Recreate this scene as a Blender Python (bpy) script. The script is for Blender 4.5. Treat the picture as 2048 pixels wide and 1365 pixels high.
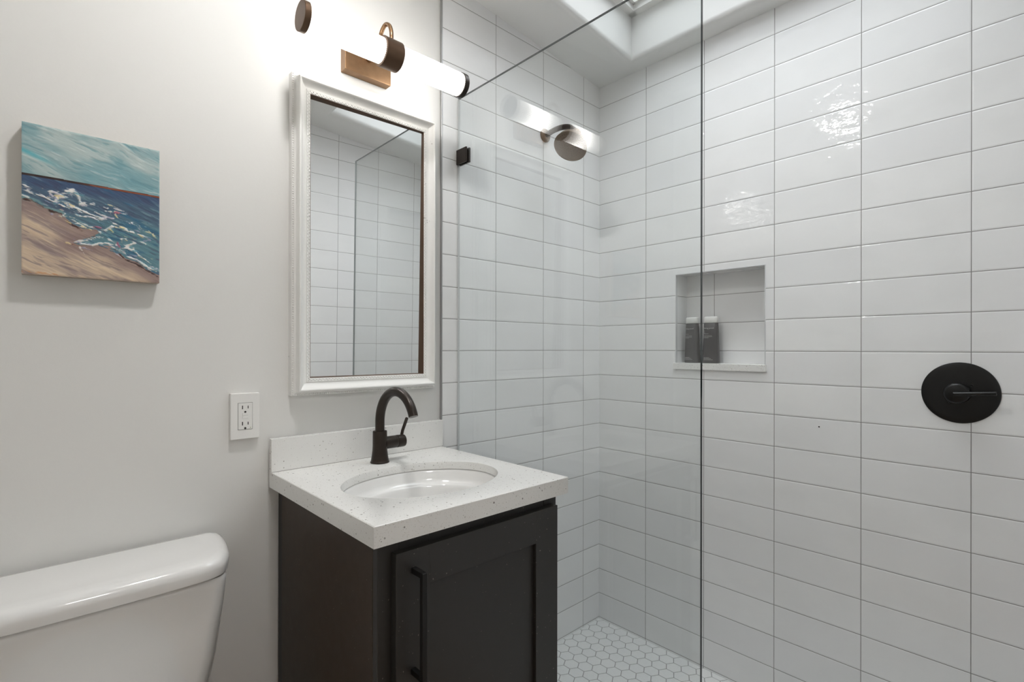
import bpy, bmesh, math, random
import numpy as np
from mathutils import Vector, Matrix

sc = bpy.context.scene
for o in list(bpy.data.objects):
    bpy.data.objects.remove(o)
C = sc.collection
PI = math.pi
random.seed(4)

# ------------------------------------------------------------------ camera
CAM = Vector((0.0, -1.4166, 1.2094))
YAW = math.radians(42.896); ROLL = math.radians(0.0735)
cd = bpy.data.cameras.new('camera'); cam = bpy.data.objects.new('camera', cd); C.objects.link(cam)
cd.sensor_width = 36.0; cd.lens = 1025.12 / 2048 * 36.0
cd.shift_y = (697.2 - 682.5) / 2048
cd.clip_start = 0.01
fw = Vector((math.sin(YAW), math.cos(YAW), 0)); rt = Vector((math.cos(YAW), -math.sin(YAW), 0)); up = Vector((0, 0, 1))
r2 = rt * math.cos(ROLL) + up * math.sin(ROLL); u2 = up * math.cos(ROLL) - rt * math.sin(ROLL)
m = Matrix((r2, u2, -fw)).transposed().to_4x4(); m.translation = CAM
cam.matrix_world = m
sc.camera = cam

# ------------------------------------------------------------------ world, exposure
W = bpy.data.worlds.new('world'); sc.world = W; W.use_nodes = True
bg = W.node_tree.nodes['Background']; bg.inputs[0].default_value = (0.92, 0.96, 1.0, 1)
# overcast sky: brightest overhead, dim towards the horizon
SKY = 3.7
_tc = W.node_tree.nodes.new('ShaderNodeTexCoord'); _sx = W.node_tree.nodes.new('ShaderNodeSeparateXYZ')
_m0 = W.node_tree.nodes.new('ShaderNodeMath'); _m0.operation = 'MAXIMUM'; _m0.inputs[1].default_value = 0.12
_m1 = W.node_tree.nodes.new('ShaderNodeMath'); _m1.operation = 'POWER'; _m1.inputs[1].default_value = 2.5
_m2 = W.node_tree.nodes.new('ShaderNodeMath'); _m2.operation = 'MULTIPLY'; _m2.inputs[1].default_value = SKY
W.node_tree.links.new(_tc.outputs['Generated'], _sx.inputs[0]); W.node_tree.links.new(_sx.outputs[2], _m0.inputs[0])
W.node_tree.links.new(_m0.outputs[0], _m1.inputs[0]); W.node_tree.links.new(_m1.outputs[0], _m2.inputs[0]); W.node_tree.links.new(_m2.outputs[0], bg.inputs[1])
sc.view_settings.view_transform = 'Standard'; sc.view_settings.look = 'None'
sc.view_settings.gamma = 1.0; sc.view_settings.use_curve_mapping = False
sc.view_settings.exposure = 1.56
sc.cycles.use_denoising = True
sc.cycles.max_bounces = 8; sc.cycles.diffuse_bounces = 4; sc.cycles.glossy_bounces = 4
sc.cycles.use_adaptive_sampling = True; sc.cycles.adaptive_threshold = 0.10; sc.cycles.use_light_tree = False
sc.cycles.transmission_bounces = 2; sc.cycles.transparent_max_bounces = 12
sc.cycles.sample_clamp_indirect = 6.0
sc.cycles.caustics_reflective = False; sc.cycles.caustics_refractive = False

# strengths of the room's lights and the added hall fill (used by their builders)
BULB = 5.4          # glow of the vanity light's glass tubes
DOWNLIGHT = 92.0    # recessed ceiling light over the vanity
HALL_FILL = 15.5          # added fill light in the unseen hall behind the camera

# ------------------------------------------------------------------ measures
D = 1.85            # right tiled wall plane
S = 0.108458        # tile row height with joint
L = 0.251902        # tile length with joint
Z0 = 1.200629       # a row joint
BACK = -1.549       # wall behind the camera
LEFT = -0.38
PAINT = 0.008       # painted wall sits a little behind the tile face
TX = 0.9955         # start of tiling on the vanity wall
GX = 1.063          # glass panel
def ceil_z(x): return 2.3745 + 0.093 * (D - x)

# ------------------------------------------------------------------ helpers
def srgb(r, g, b):
    return tuple(((c / 255) / 12.92 if c / 255 <= 0.04045 else ((c / 255 + 0.055) / 1.055) ** 2.4) for c in (r, g, b)) + (1,)

def mat(name, col, rough=0.5, metal=0.0, spec=0.5, coat=0.0, coat_rough=0.05):
    M = bpy.data.materials.new(name); M.use_nodes = True
    b = M.node_tree.nodes['Principled BSDF']
    b.inputs['Base Color'].default_value = col; b.inputs['Roughness'].default_value = rough
    b.inputs['Metallic'].default_value = metal; b.inputs['Specular IOR Level'].default_value = spec
    b.inputs['Coat Weight'].default_value = coat; b.inputs['Coat Roughness'].default_value = coat_rough
    return M

class NT:
    def __init__(s, M): s.t = M.node_tree; s.n = s.t.nodes; s.l = s.t.links
    def new(s, k, **kw):
        n = s.n.new(k)
        for a, v in kw.items(): setattr(n, a, v)
        return n
    def link(s, a, b): s.l.new(a, b)
    def val(s, x, sock):
        if isinstance(x, (int, float)): sock.default_value = x
        else: s.link(x, sock)
    def math(s, op, a, b=0.0, c=None):
        n = s.new('ShaderNodeMath', operation=op); s.val(a, n.inputs[0]); s.val(b, n.inputs[1])
        if c is not None: s.val(c, n.inputs[2])
        return n.outputs[0]
    def sstep(s, x, lo, hi, a=0.0, b=1.0):
        n = s.new('ShaderNodeMapRange', interpolation_type='SMOOTHSTEP'); s.val(x, n.inputs[0])
        for i, v in enumerate((lo, hi, a, b)): n.inputs[i + 1].default_value = v
        return n.outputs[0]
    def mix(s, f, a, b):
        n = s.new('ShaderNodeMix', data_type='RGBA'); s.val(f, n.inputs[0])
        for v, k in ((a, 6), (b, 7)):
            if isinstance(v, tuple): n.inputs[k].default_value = v
            else: s.link(v, n.inputs[k])
        return n.outputs[2]
    def comb(s, x, y, z):
        n = s.new('ShaderNodeCombineXYZ')
        for i, v in enumerate((x, y, z)): s.val(v, n.inputs[i])
        return n.outputs[0]
    def noise(s, vec, scale, detail=2.0, rough=0.5, out=0):
        n = s.new('ShaderNodeTexNoise'); s.link(vec, n.inputs['Vector'])
        n.inputs['Scale'].default_value = scale; n.inputs['Detail'].default_value = detail; n.inputs['Roughness'].default_value = rough
        return n.outputs[out]
    def bump(s, h, dist, strength=1.0):
        n = s.new('ShaderNodeBump'); n.inputs['Strength'].default_value = strength; n.inputs['Distance'].default_value = dist
        s.link(h, n.inputs['Height']); return n.outputs[0]

def objpos(nt):
    g = nt.new('ShaderNodeTexCoord')
    s = nt.new('ShaderNodeSeparateXYZ'); nt.link(g.outputs['Object'], s.inputs[0])
    return g.outputs['Object'], s.outputs

def tile_mat(name, ax, u0, ay, v0, only_u=False):
    """glazed wall tile laid in straight columns; ax, ay = axes 0..2; u0, v0 = position of one joint"""
    M = mat(name, srgb(226, 225, 222), 0.16); nt = NT(M); b = nt.n['Principled BSDF']
    P, sp = objpos(nt)
    u = nt.math('DIVIDE', nt.math('SUBTRACT', sp[ax], u0), L)
    v = nt.math('DIVIDE', nt.math('SUBTRACT', sp[ay], v0), S)
    fu = nt.math('FRACT', u); fv = nt.math('FRACT', v)
    du = nt.math('MULTIPLY', nt.math('SUBTRACT', 0.5, nt.math('ABSOLUTE', nt.math('SUBTRACT', fu, 0.5))), L)
    dv = nt.math('MULTIPLY', nt.math('SUBTRACT', 0.5, nt.math('ABSOLUTE', nt.math('SUBTRACT', fv, 0.5))), S)
    d = du if only_u else nt.math('MINIMUM', du, dv)
    grout = nt.sstep(d, 0.0007, 0.0012, 1.0, 0.0)
    edge = nt.sstep(d, 0.0008, 0.0045, 0.0, 1.0)
    cell = nt.comb(nt.math('FLOOR', u), nt.math('FLOOR', v) if not only_u else 0.0, float(ax) + 3.3)
    wn = nt.new('ShaderNodeTexWhiteNoise', noise_dimensions='3D'); nt.link(cell, wn.inputs['Vector'])
    rs = nt.new('ShaderNodeSeparateXYZ'); nt.link(wn.outputs['Color'], rs.inputs[0])
    # every tile is a little out of plane and hand-glazed
    tilt = nt.math('ADD', nt.math('MULTIPLY', nt.math('SUBTRACT', rs.outputs[0], 0.5), nt.math('MULTIPLY', fu, 0.9)),
                   nt.math('MULTIPLY', nt.math('SUBTRACT', rs.outputs[1], 0.5), nt.math('MULTIPLY', fv, 0.7)))
    off = nt.new('ShaderNodeVectorMath', operation='MULTIPLY_ADD'); nt.link(wn.outputs['Color'], off.inputs[0])
    off.inputs[1].default_value = (5, 5, 5)
    st = nt.comb(nt.math('MULTIPLY', sp[ax], 0.6), sp[ay], 0.0); nt.link(st, off.inputs[2])
    wave = nt.noise(off.outputs[0], 26.0, 1.2, 0.5)
    wave2 = nt.noise(off.outputs[0], 90.0, 1.0, 0.5)
    h = nt.math('ADD', nt.math('MULTIPLY', edge, 0.8), nt.math('MULTIPLY', tilt, 0.9))
    h = nt.math('ADD', h, nt.math('MULTIPLY', wave, 2.0))
    h = nt.math('ADD', h, nt.math('MULTIPLY', wave2, 0.55))
    nt.link(nt.bump(edge, 0.0005), b.inputs['Normal'])
    nt.link(nt.bump(h, 0.0010), b.inputs['Coat Normal'])
    b.inputs['Specular IOR Level'].default_value = 0.0; b.inputs['Coat Weight'].default_value = 1.0
    nt.link(nt.math('ADD', nt.math('MULTIPLY', grout, 0.6), 0.07), b.inputs['Coat Roughness'])
    nt.link(nt.math('SUBTRACT', 1.0, nt.math('MULTIPLY', grout, 0.8)), b.inputs['Coat Weight'])
    tone = nt.mix(rs.outputs[2], srgb(233, 233, 233), srgb(238, 238, 237))
    tone = nt.mix(nt.math('MULTIPLY', nt.sstep(nt.noise(st, 9.0, 3.0), 0.4, 0.7), 0.4), tone, srgb(229, 229, 228))
    nt.link(nt.mix(grout, tone, srgb(138, 136, 133)), b.inputs['Base Color'])
    b.inputs['Roughness'].default_value = 0.6
    return M

def quartz_mat():
    M = mat('speckled_quartz', srgb(228, 227, 224), 0.22); nt = NT(M); b = nt.n['Principled BSDF']
    P, sp = objpos(nt)
    base = srgb(229, 228, 225)
    def specks(scale, thr, col, prev, k):
        v = nt.new('ShaderNodeTexVoronoi', feature='F1'); v.inputs['Scale'].default_value = scale
        mp = nt.new('ShaderNodeVectorMath', operation='ADD'); nt.link(P, mp.inputs[0]); mp.inputs[1].default_value = (k, k * 2, k * 3)
        nt.link(mp.outputs[0], v.inputs['Vector'])
        s3 = nt.new('ShaderNodeSeparateXYZ'); nt.link(v.outputs['Color'], s3.inputs[0])
        pick = nt.math('GREATER_THAN', s3.outputs[0], thr)
        size = nt.math('MULTIPLY', s3.outputs[1], 0.27)
        inside = nt.math('LESS_THAN', v.outputs['Distance'], nt.math('ADD', size, 0.03))
        f = nt.math('MULTIPLY', nt.math('MULTIPLY', pick, inside), nt.math('ADD', nt.math('MULTIPLY', s3.outputs[2], 0.6), 0.3))
        return nt.mix(f, prev, col)
    c = specks(190.0, 0.52, srgb(140, 136, 130), base, 1.0)
    c = specks(125.0, 0.80, srgb(112, 106, 100), c, 4.0)
    c = specks(330.0, 0.5, srgb(176, 170, 160), c, 7.0)
    nt.link(c, b.inputs['Base Color'])
    return M

def paint_mat(name, col):
    M = mat(name, col, 0.6, spec=0.3); nt = NT(M); b = nt.n['Principled BSDF']
    P, sp = objpos(nt)
    nt.link(nt.bump(nt.noise(P, 160.0, 3.0, 0.6), 0.0005, 0.25), b.inputs['Normal'])
    return M

def bronze_mat(name, dark, light, rough=0.38, metal=0.75):
    M = mat(name, dark, rough, metal); nt = NT(M); b = nt.n['Principled BSDF']
    P, sp = objpos(nt)
    nt.link(nt.mix(nt.noise(P, 60.0, 3.0), dark, light), b.inputs['Base Color'])
    return M

def black_satin(name, col, rough):
    M = mat(name, col, rough); nt = NT(M); b = nt.n['Principled BSDF']
    P, sp = objpos(nt)
    nt.link(nt.math('ADD', nt.math('MULTIPLY', nt.noise(P, 40.0, 3.0), 0.08), rough), b.inputs['Roughness'])
    # a few specks of dust
    dust = nt.sstep(nt.noise(P, 240.0, 0.0), 0.835, 0.85)
    nt.link(nt.mix(nt.math('MULTIPLY', dust, 0.35), col, srgb(170, 160, 150)), b.inputs['Base Color'])
    return M

def glass_mat(name, tint, ior=1.5, gloss_rough=0.0, refl=1.0):
    M = bpy.data.materials.new(name); M.use_nodes = True; nt = NT(M); nt.n.clear()
    out = nt.new('ShaderNodeOutputMaterial'); mx = nt.new('ShaderNodeMixShader')
    tr = nt.new('ShaderNodeBsdfTransparent'); tr.inputs[0].default_value = tint
    gl = nt.new('ShaderNodeBsdfGlossy'); gl.inputs['Roughness'].default_value = gloss_rough
    fr = nt.new('ShaderNodeFresnel'); geo = nt.new('ShaderNodeNewGeometry')
    mr = nt.new('ShaderNodeMapRange'); nt.link(geo.outputs['Backfacing'], mr.inputs[0])
    mr.inputs[3].default_value = ior; mr.inputs[4].default_value = 1 / ior
    nt.link(mr.outputs[0], fr.inputs['IOR'])
    nt.link(nt.math('MULTIPLY', fr.outputs[0], refl), mx.inputs[0]); nt.link(tr.outputs[0], mx.inputs[1]); nt.link(gl.outputs[0], mx.inputs[2])
    nt.link(mx.outputs[0], out.inputs[0])
    return M

def emit_mat(name, col, s):
    M = bpy.data.materials.new(name); M.use_nodes = True; nt = NT(M); nt.n.clear()
    out = nt.new('ShaderNodeOutputMaterial'); e = nt.new('ShaderNodeEmission')
    e.inputs[0].default_value = col; e.inputs[1].default_value = s; nt.link(e.outputs[0], out.inputs[0])
    return M

def link(name, me, M, parent=None, smooth=False, angle=None):
    o = bpy.data.objects.new(name, me); C.objects.link(o)
    if M is not None:
        for k in (M if isinstance(M, (list, tuple)) else [M]): me.materials.append(k)
    if parent is not None:
        o.parent = parent; o.location = -Vector(parent.location)
    if smooth or angle:
        me.polygons.foreach_set('use_smooth', [True] * len(me.polygons))
        if angle: me.set_sharp_from_angle(angle=math.radians(angle))
    return o

def build(name, bm, M, parent=None, smooth=False, angle=None):
    me = bpy.data.meshes.new(name); bmesh.ops.recalc_face_normals(bm, faces=bm.faces[:]); bm.to_mesh(me); bm.free()
    return link(name, me, M, parent, smooth, angle)

def raw(name, verts, faces, M, parent=None, smooth=False, angle=None):
    me = bpy.data.meshes.new(name); me.from_pydata([tuple(v) for v in verts], [], faces); me.update()
    return link(name, me, M, parent, smooth, angle)

def box(bm, a, b, bev=0.0, seg=2):
    a = Vector(a); b = Vector(b); c = (a + b) / 2; s = b - a
    g = bmesh.ops.create_cube(bm, size=1.0, matrix=Matrix.Translation(c) @ Matrix.Diagonal((abs(s.x), abs(s.y), abs(s.z), 1)))
    if bev:
        es = list({e for v in g['verts'] for e in v.link_edges})
        bmesh.ops.bevel(bm, geom=es, offset=bev, segments=seg, profile=0.6, affect='EDGES')

def frame_from(d):
    d = Vector(d).normalized(); a = Vector((0, 0, 1)) if abs(d.z) < 0.9 else Vector((1, 0, 0))
    x = a.cross(d).normalized(); y = d.cross(x)
    return x, y, d

def lathe(bm, prof, origin, axis, n=48, caps=True):
    """prof: list of (r, h) along axis"""
    x, y, d = frame_from(axis); o = Vector(origin); rings = []
    for r, h in prof:
        rings.append([bm.verts.new(o + d * h + (x * math.cos(2 * PI * k / n) + y * math.sin(2 * PI * k / n)) * max(r, 1e-5)) for k in range(n)])
    for a, b in zip(rings, rings[1:]):
        for k in range(n): bm.faces.new((a[k], a[(k + 1) % n], b[(k + 1) % n], b[k]))
    if caps:
        bm.faces.new(rings[0][::-1]); bm.faces.new(rings[-1])

def tube(bm, pts, rad, n=24, caps=True):
    pts = [Vector(p) for p in pts]; rads = rad if isinstance(rad, (list, tuple)) else [rad] * len(pts)
    x = None; rings = []
    for i, p in enumerate(pts):
        t = (pts[min(i + 1, len(pts) - 1)] - pts[max(i - 1, 0)]).normalized()
        if x is None: x, y, _ = frame_from(t)
        else:
            x = (x - t * x.dot(t)).normalized(); y = t.cross(x)
        rings.append([bm.verts.new(p + (x * math.cos(2 * PI * k / n) + y * math.sin(2 * PI * k / n)) * rads[i]) for k in range(n)])
    for a, b in zip(rings, rings[1:]):
        for k in range(n): bm.faces.new((a[k], a[(k + 1) % n], b[(k + 1) % n], b[k]))
    if caps: bm.faces.new(rings[0][::-1]); bm.faces.new(rings[-1])

def spline(ctrl, n=12):
    """Catmull-Rom through ctrl"""
    c = [Vector(p) for p in ctrl]; c = [c[0] * 2 - c[1]] + c + [c[-1] * 2 - c[-2]]; out = []
    for i in range(1, len(c) - 2):
        for k in range(n):
            t = k / n; a, b, d, e = c[i - 1], c[i], c[i + 1], c[i + 2]
            out.append(0.5 * ((2 * b) + (d - a) * t + (2 * a - 5 * b + 4 * d - e) * t * t + (-a + 3 * b - 3 * d + e) * t ** 3))
    out.append(c[-2]); return out

def thing(name, label, cat, loc, group=None):
    o = bpy.data.objects.new(name, None); o.empty_display_size = 0.05; C.objects.link(o); o.location = loc
    o['label'] = label; o['category'] = cat
    if group: o['group'] = group
    return o

def tag(o, label, cat, group=None):
    o['label'] = label; o['category'] = cat
    if group: o['group'] = group
    return o

def struct(o): o['kind'] = 'structure'; return o

def plab(o, s): o['label'] = s; return o

# ------------------------------------------------------------------ materials
M_paint = paint_mat('warm_white_wall_paint', srgb(227, 226, 223))
M_ceil = paint_mat('white_ceiling_paint', srgb(228, 228, 226))
M_tileR = tile_mat('white_glazed_tile_right', 1, -0.239145, 2, Z0)
M_tileA = tile_mat('white_glazed_tile_back', 0, D - 0.111533, 2, Z0)
M_tileF = tile_mat('white_glazed_tile_front', 0, D - 0.09985, 2, Z0)
M_tileTop = tile_mat('white_glazed_tile_niche_top', 1, -0.239145, 0, D, only_u=True)
M_grout = mat('grey_grout', srgb(150, 150, 148), 0.85)
M_quartz = quartz_mat()
M_bronze = bronze_mat('oil_rubbed_bronze', srgb(40, 33, 28), srgb(50, 41, 34), 0.33, 0.45)
M_lampbrz = bronze_mat('aged_bronze', srgb(128, 100, 74), srgb(146, 115, 86), 0.40, 0.85)
M_collar = bronze_mat('dark_aged_bronze', srgb(88, 68, 53), srgb(100, 78, 60), 0.42, 0.7)
M_headbrz = bronze_mat('venetian_bronze', srgb(112, 98, 84), srgb(124, 108, 92), 0.42, 0.6)
M_black = mat('matte_black_metal', srgb(17, 16, 15), 0.36, spec=0.35)
M_cab = black_satin('charcoal_cabinet_paint', srgb(43, 41, 39), 0.42)
M_cabside = black_satin('end_panel_warm_reflection', srgb(47, 31, 14), 0.45)  # brown colour stands in for the warm floor reflecting on the cabinet side
M_cabdark = mat('dark_filler', srgb(16, 15, 14), 0.5)
M_porc = mat('white_vitreous_china', srgb(232, 231, 229), 0.12, coat=0.6, coat_rough=0.03)
M_metal = mat('brushed_metal_trim', srgb(176, 176, 176), 0.35, 0.9)
M_white = mat('white_plastic', srgb(233, 232, 229), 0.35)
M_slot = mat('dark_slot', srgb(40, 36, 34), 0.6)
M_mirror = mat('silvered_mirror', (0.93, 0.94, 0.94, 1), 0.0, 1.0)
M_wood = mat('oak_floor', srgb(160, 128, 96), 0.45)
M_trimw = mat('white_trim_paint', srgb(232, 231, 228), 0.4)

# mirror frame paint with worn spots
M_frame = mat('distressed_white_paint', srgb(236, 235, 232), 0.42)
_nt = NT(M_frame); _P, _sp = objpos(_nt)
_st = _nt.comb(_nt.math('MULTIPLY', _sp[0], 0.35), _sp[1], _nt.math('MULTIPLY', _sp[2], 0.8))
_w = _nt.math('MULTIPLY', _nt.sstep(_nt.noise(_st, 75.0, 2.0), 0.70, 0.74), _nt.sstep(_nt.noise(_P, 7.0, 0.0), 0.55, 0.62))
_nt.link(_nt.mix(_nt.math('MULTIPLY', _w, 0.7), srgb(236, 235, 232), srgb(108, 92, 82)), _nt.n['Principled BSDF'].inputs['Base Color'])

M_glass = glass_mat('clear_shower_glass', (0.972, 0.984, 0.984, 1))
def edge_mat(name, front, back):  # separate front and back colours imitate refraction at the glass edges
    M = mat(name, front, 0.1, spec=0.7); nt = NT(M); geo = nt.new('ShaderNodeNewGeometry')
    nt.link(nt.mix(geo.outputs['Backfacing'], front, back), nt.n['Principled BSDF'].inputs['Base Color']); return M
M_gedge = edge_mat('glass_front_edge', srgb(38, 46, 48), srgb(150, 156, 156))
M_gtop = edge_mat('glass_top_edge', srgb(150, 160, 158), srgb(96, 100, 100))
M_gwall = edge_mat('glass_sealed_edge', srgb(210, 211, 209), srgb(205, 207, 206))
M_skyglass = glass_mat('skylight_glass', (0.965, 0.97, 0.97, 1))

# floor boards
_nt = NT(M_wood); _P, _sp = objpos(_nt)
_c = _nt.math('FLOOR', _nt.math('DIVIDE', _sp[1], 0.12))
_wn = _nt.new('ShaderNodeTexWhiteNoise', noise_dimensions='1D'); _nt.link(_c, _wn.inputs['W'])
_g = _nt.noise(_nt.comb(_nt.math('MULTIPLY', _sp[0], 2.0), _nt.math('MULTIPLY', _sp[1], 30.0), _wn.outputs['Value']), 3.0, 4.0)
_nt.link(_nt.mix(_g, srgb(140, 108, 78), srgb(186, 154, 120)), _nt.n['Principled BSDF'].inputs['Base Color'])

# ------------------------------------------------------------------ room shell
def wallquad(name, pts, M): return struct(raw(name, pts, [tuple(range(len(pts)))], M))

# vanity wall: painted part (solid slab) and tiled part
def prism_y(name, poly, y0, y1, M):
    """poly in (x, z); extruded from y0 to y1"""
    n = len(poly); v = [(x, y0, z) for x, z in poly] + [(x, y1, z) for x, z in poly]
    f = [tuple(range(n)), tuple(range(2 * n - 1, n - 1, -1))] + [(i, i + n, (i + 1) % n + n, (i + 1) % n) for i in range(n)]
    bm = bmesh.new(); vs = [bm.verts.new(p) for p in v]
    for q in f: bm.faces.new([vs[k] for k in q])
    return struct(build(name, bm, M))

prism_y('wall_back', [(LEFT, 0), (TX, 0), (TX, ceil_z(TX)), (LEFT, ceil_z(LEFT))], PAINT, 0.10, M_paint)
prism_y('wall_back_tiled', [(TX, 0), (D + 0.1, 0), (D + 0.1, ceil_z(D + 0.1)), (TX, ceil_z(TX))], 0.0, 0.10, M_tileA)
bm = bmesh.new(); box(bm, (TX - 0.0028, -0.0022, 0.02), (TX + 0.0010, PAINT, ceil_z(TX)), 0.0005, 1)
struct(build('trim_1', bm, M_metal))

# right wall with the niche opening
NY0, NY1, NZ0, NZ1, NX = -0.7120, -0.3758, 1.1530, 1.4990, 1.935
YB = BACK - 0.05
ys = [YB, NY0, NY1, 0.05]; zs = [0.0, NZ0, NZ1, ceil_z(D)]
v = [(D, y, z) for z in zs for y in ys]
f = [(j * 4 + i, j * 4 + i + 1, (j + 1) * 4 + i + 1, (j + 1) * 4 + i) for j in range(3) for i in range(3) if not (i == 1 and j == 1)]
nv = len(v)
v += [(NX, NY0, NZ0), (NX, NY1, NZ0), (NX, NY1, NZ1), (NX, NY0, NZ1)]
f_back = [(nv, nv + 1, nv + 2, nv + 3)]
f_side = [(5, nv, nv + 3, 9), (6, 10, nv + 2, nv + 1)]
f_tb = [(9, nv + 3, nv + 2, 10), (5, 6, nv + 1, nv)]
v += [(D + 0.16, y, z) for z in (0.0, ceil_z(D)) for y in (YB, 0.05)]
k = nv + 4
f += [(k, k + 1, k + 3, k + 2)]
wr = raw('wall_right', v, f + f_back + f_side + f_tb, [M_tileR, M_tileTop])
struct(wr)
for i, p in enumerate(wr.data.polygons):
    if i >= len(f) + 3: p.material_index = 1
# slim metal edge round the niche
bm = bmesh.new(); t = 0.0022
for (y0, y1, z0, z1) in ((NY0 - t, NY0, NZ0, NZ1 + t), (NY1, NY1 + t, NZ0, NZ1 + t), (NY0, NY1, NZ1, NZ1 + t)):
    box(bm, (D - 0.0014, y0 - 0.0004, z0 - 0.0004), (D + 0.01, y1 + 0.0004, z1 + 0.0004), 0.0003, 1)
struct(build('trim_2', bm, mat('pale_niche_edge', srgb(205, 206, 206), 0.4)))
# stone sill of the niche
bm = bmesh.new(); box(bm, (D - 0.008, -0.7175, 1.1285), (NX, -0.3672, 1.1535), 0.0012, 2)
struct(build('trim_3', bm, M_quartz))

# wall behind the camera: tiled behind the shower, painted with a doorway added for fill light beside it
DX0, DX1, DZ = -0.30, 0.56, 2.06
prism_y('wall_front_tiled', [(0.98, 0), (D + 0.1, 0), (D + 0.1, ceil_z(D + 0.1)), (0.98, ceil_z(0.98))], BACK, BACK - 0.10, M_tileF)
def prism_door(name, poly): return prism_y(name, poly, BACK, BACK - 0.10, M_paint)
prism_y('wall_front', [(LEFT, 0), (DX0, 0), (DX0, DZ), (DX1, DZ), (DX1, 0), (0.98, 0), (0.98, ceil_z(0.98)), (LEFT, ceil_z(LEFT))], BACK, BACK - 0.10, M_paint)
bm = bmesh.new()
box(bm, (DX0 - 0.06, BACK - 0.115, 0), (DX0, BACK + 0.015, DZ + 0.06), 0.003)
box(bm, (DX1, BACK - 0.115, 0), (DX1 + 0.06, BACK + 0.015, DZ + 0.06), 0.003)
box(bm, (DX0, BACK - 0.115, DZ), (DX1, BACK + 0.015, DZ + 0.06), 0.003)
struct(build('trim_4', bm, M_trimw))

bm = bmesh.new(); box(bm, (LEFT - 0.1, BACK - 0.1, 0), (LEFT, 0.1, ceil_z(LEFT) + 0.02)); struct(build('wall_left', bm, M_paint))
# unseen hall added beyond the doorway to carry the fill light
bm = bmesh.new()
HZ = 2.44
for a, b in (((-0.9, -3.3, 0), (-0.8, BACK - 0.1, HZ)), ((1.3, -3.3, 0), (1.4, BACK - 0.1, HZ)), ((-0.9, -3.4, 0), (1.4, -3.3, HZ)), ((-0.9, -3.4, HZ), (1.4, BACK - 0.1, HZ + 0.1))):
    box(bm, a, b)
struct(build('wall_added_hall', bm, M_paint))

# floors
bm = bmesh.new(); box(bm, (-0.9, -3.4, -0.12), (1.01, 0.1, 0.0)); box(bm, (1.01, -3.4, -0.12), (1.4, BACK - 0.05, 0.0))
struct(build('floor', bm, M_wood))
bm = bmesh.new(); box(bm, (1.01, BACK - 0.05, -0.12), (D + 0.1, 0.1, -0.0012)); struct(build('floor_shower', bm, M_grout))
# mosaic of hexagons set in the grout (one surface)
M_hex = mat('white_hex_mosaic', srgb(226, 227, 226), 0.3)
_nt = NT(M_hex); _P, _sp = objpos(_nt)
_nt.link(_nt.mix(_nt.noise(_P, 14.0, 3.0), srgb(220, 222, 222), srgb(231, 231, 229)), _nt.n['Principled BSDF'].inputs['Base Color'])
bm = bmesh.new(); HP = 0.05352; R = (HP - 0.0026) / 2 / math.cos(PI / 6)
cx0, cy0 = 1.7451, -0.0875
for j in range(-33, 4):
    for i in range(-16, 5):
        cx = cx0 + HP * (i + (0.5 if j % 2 else 0)); cy = cy0 + j * HP * math.cos(PI / 6)
        if not (1.10 < cx < D + 0.02 and BACK - 0.02 < cy < 0.02): continue
        lo = [bm.verts.new((cx + R * math.sin(a * PI / 3), cy + R * math.cos(a * PI / 3), -0.002)) for a in range(6)]
        mi = [bm.verts.new((cx + R * math.sin(a * PI / 3), cy + R * math.cos(a * PI / 3), -0.0007)) for a in range(6)]
        hi = [bm.verts.new((cx + (R - .0012) * math.sin(a * PI / 3), cy + (R - .0012) * math.cos(a * PI / 3), 0.0)) for a in range(6)]
        bm.faces.new(hi[::-1])
        for a in range(6):
            b = (a + 1) % 6; bm.faces.new((lo[a], lo[b], mi[b], mi[a])); bm.faces.new((mi[a], mi[b], hi[b], hi[a]))
struct(build('floor_mosaic', bm, M_hex))
# curb under the glass
bm = bmesh.new(); box(bm, (1.012, BACK, -0.05), (1.112, 0.0, 0.095), 0.002)
struct(build('trim_5', bm, M_quartz))

# sloped ceiling with the skylight well
WX0, WX1, WY0, WY1 = 1.120, 1.783, -1.318, -0.213
xs = [LEFT - 0.05, WX0, WX1, D + 0.16]; ysq = [BACK - 0.1, WY0, WY1, 0.1]
v = [(x, y, ceil_z(x)) for y in ysq for x in xs]
f = [(j * 4 + i, j * 4 + i + 1, (j + 1) * 4 + i + 1, (j + 1) * 4 + i) for j in range(3) for i in range(3) if not (i == 1 and j == 1)]
WH = 0.180
bm = bmesh.new(); vs = [bm.verts.new(p) for p in v]
for q in f: bm.faces.new([vs[k] for k in q])
ring = [vs[5], vs[6], vs[10], vs[9]]; top = [bm.verts.new((p.co.x, p.co.y, p.co.z + WH)) for p in ring]
for a in range(4): bm.faces.new((ring[a], ring[(a + 1) % 4], top[(a + 1) % 4], top[a]))
# rounded plaster edge of the well
es = [e for e in bm.edges if (e.verts[0] in ring and e.verts[1] in ring)]
bmesh.ops.bevel(bm, geom=es, offset=0.026, segments=6, profile=0.5, affect='EDGES')
ce = build('ceiling', bm, M_ceil, smooth=True, angle=50); struct(ce)
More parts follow.
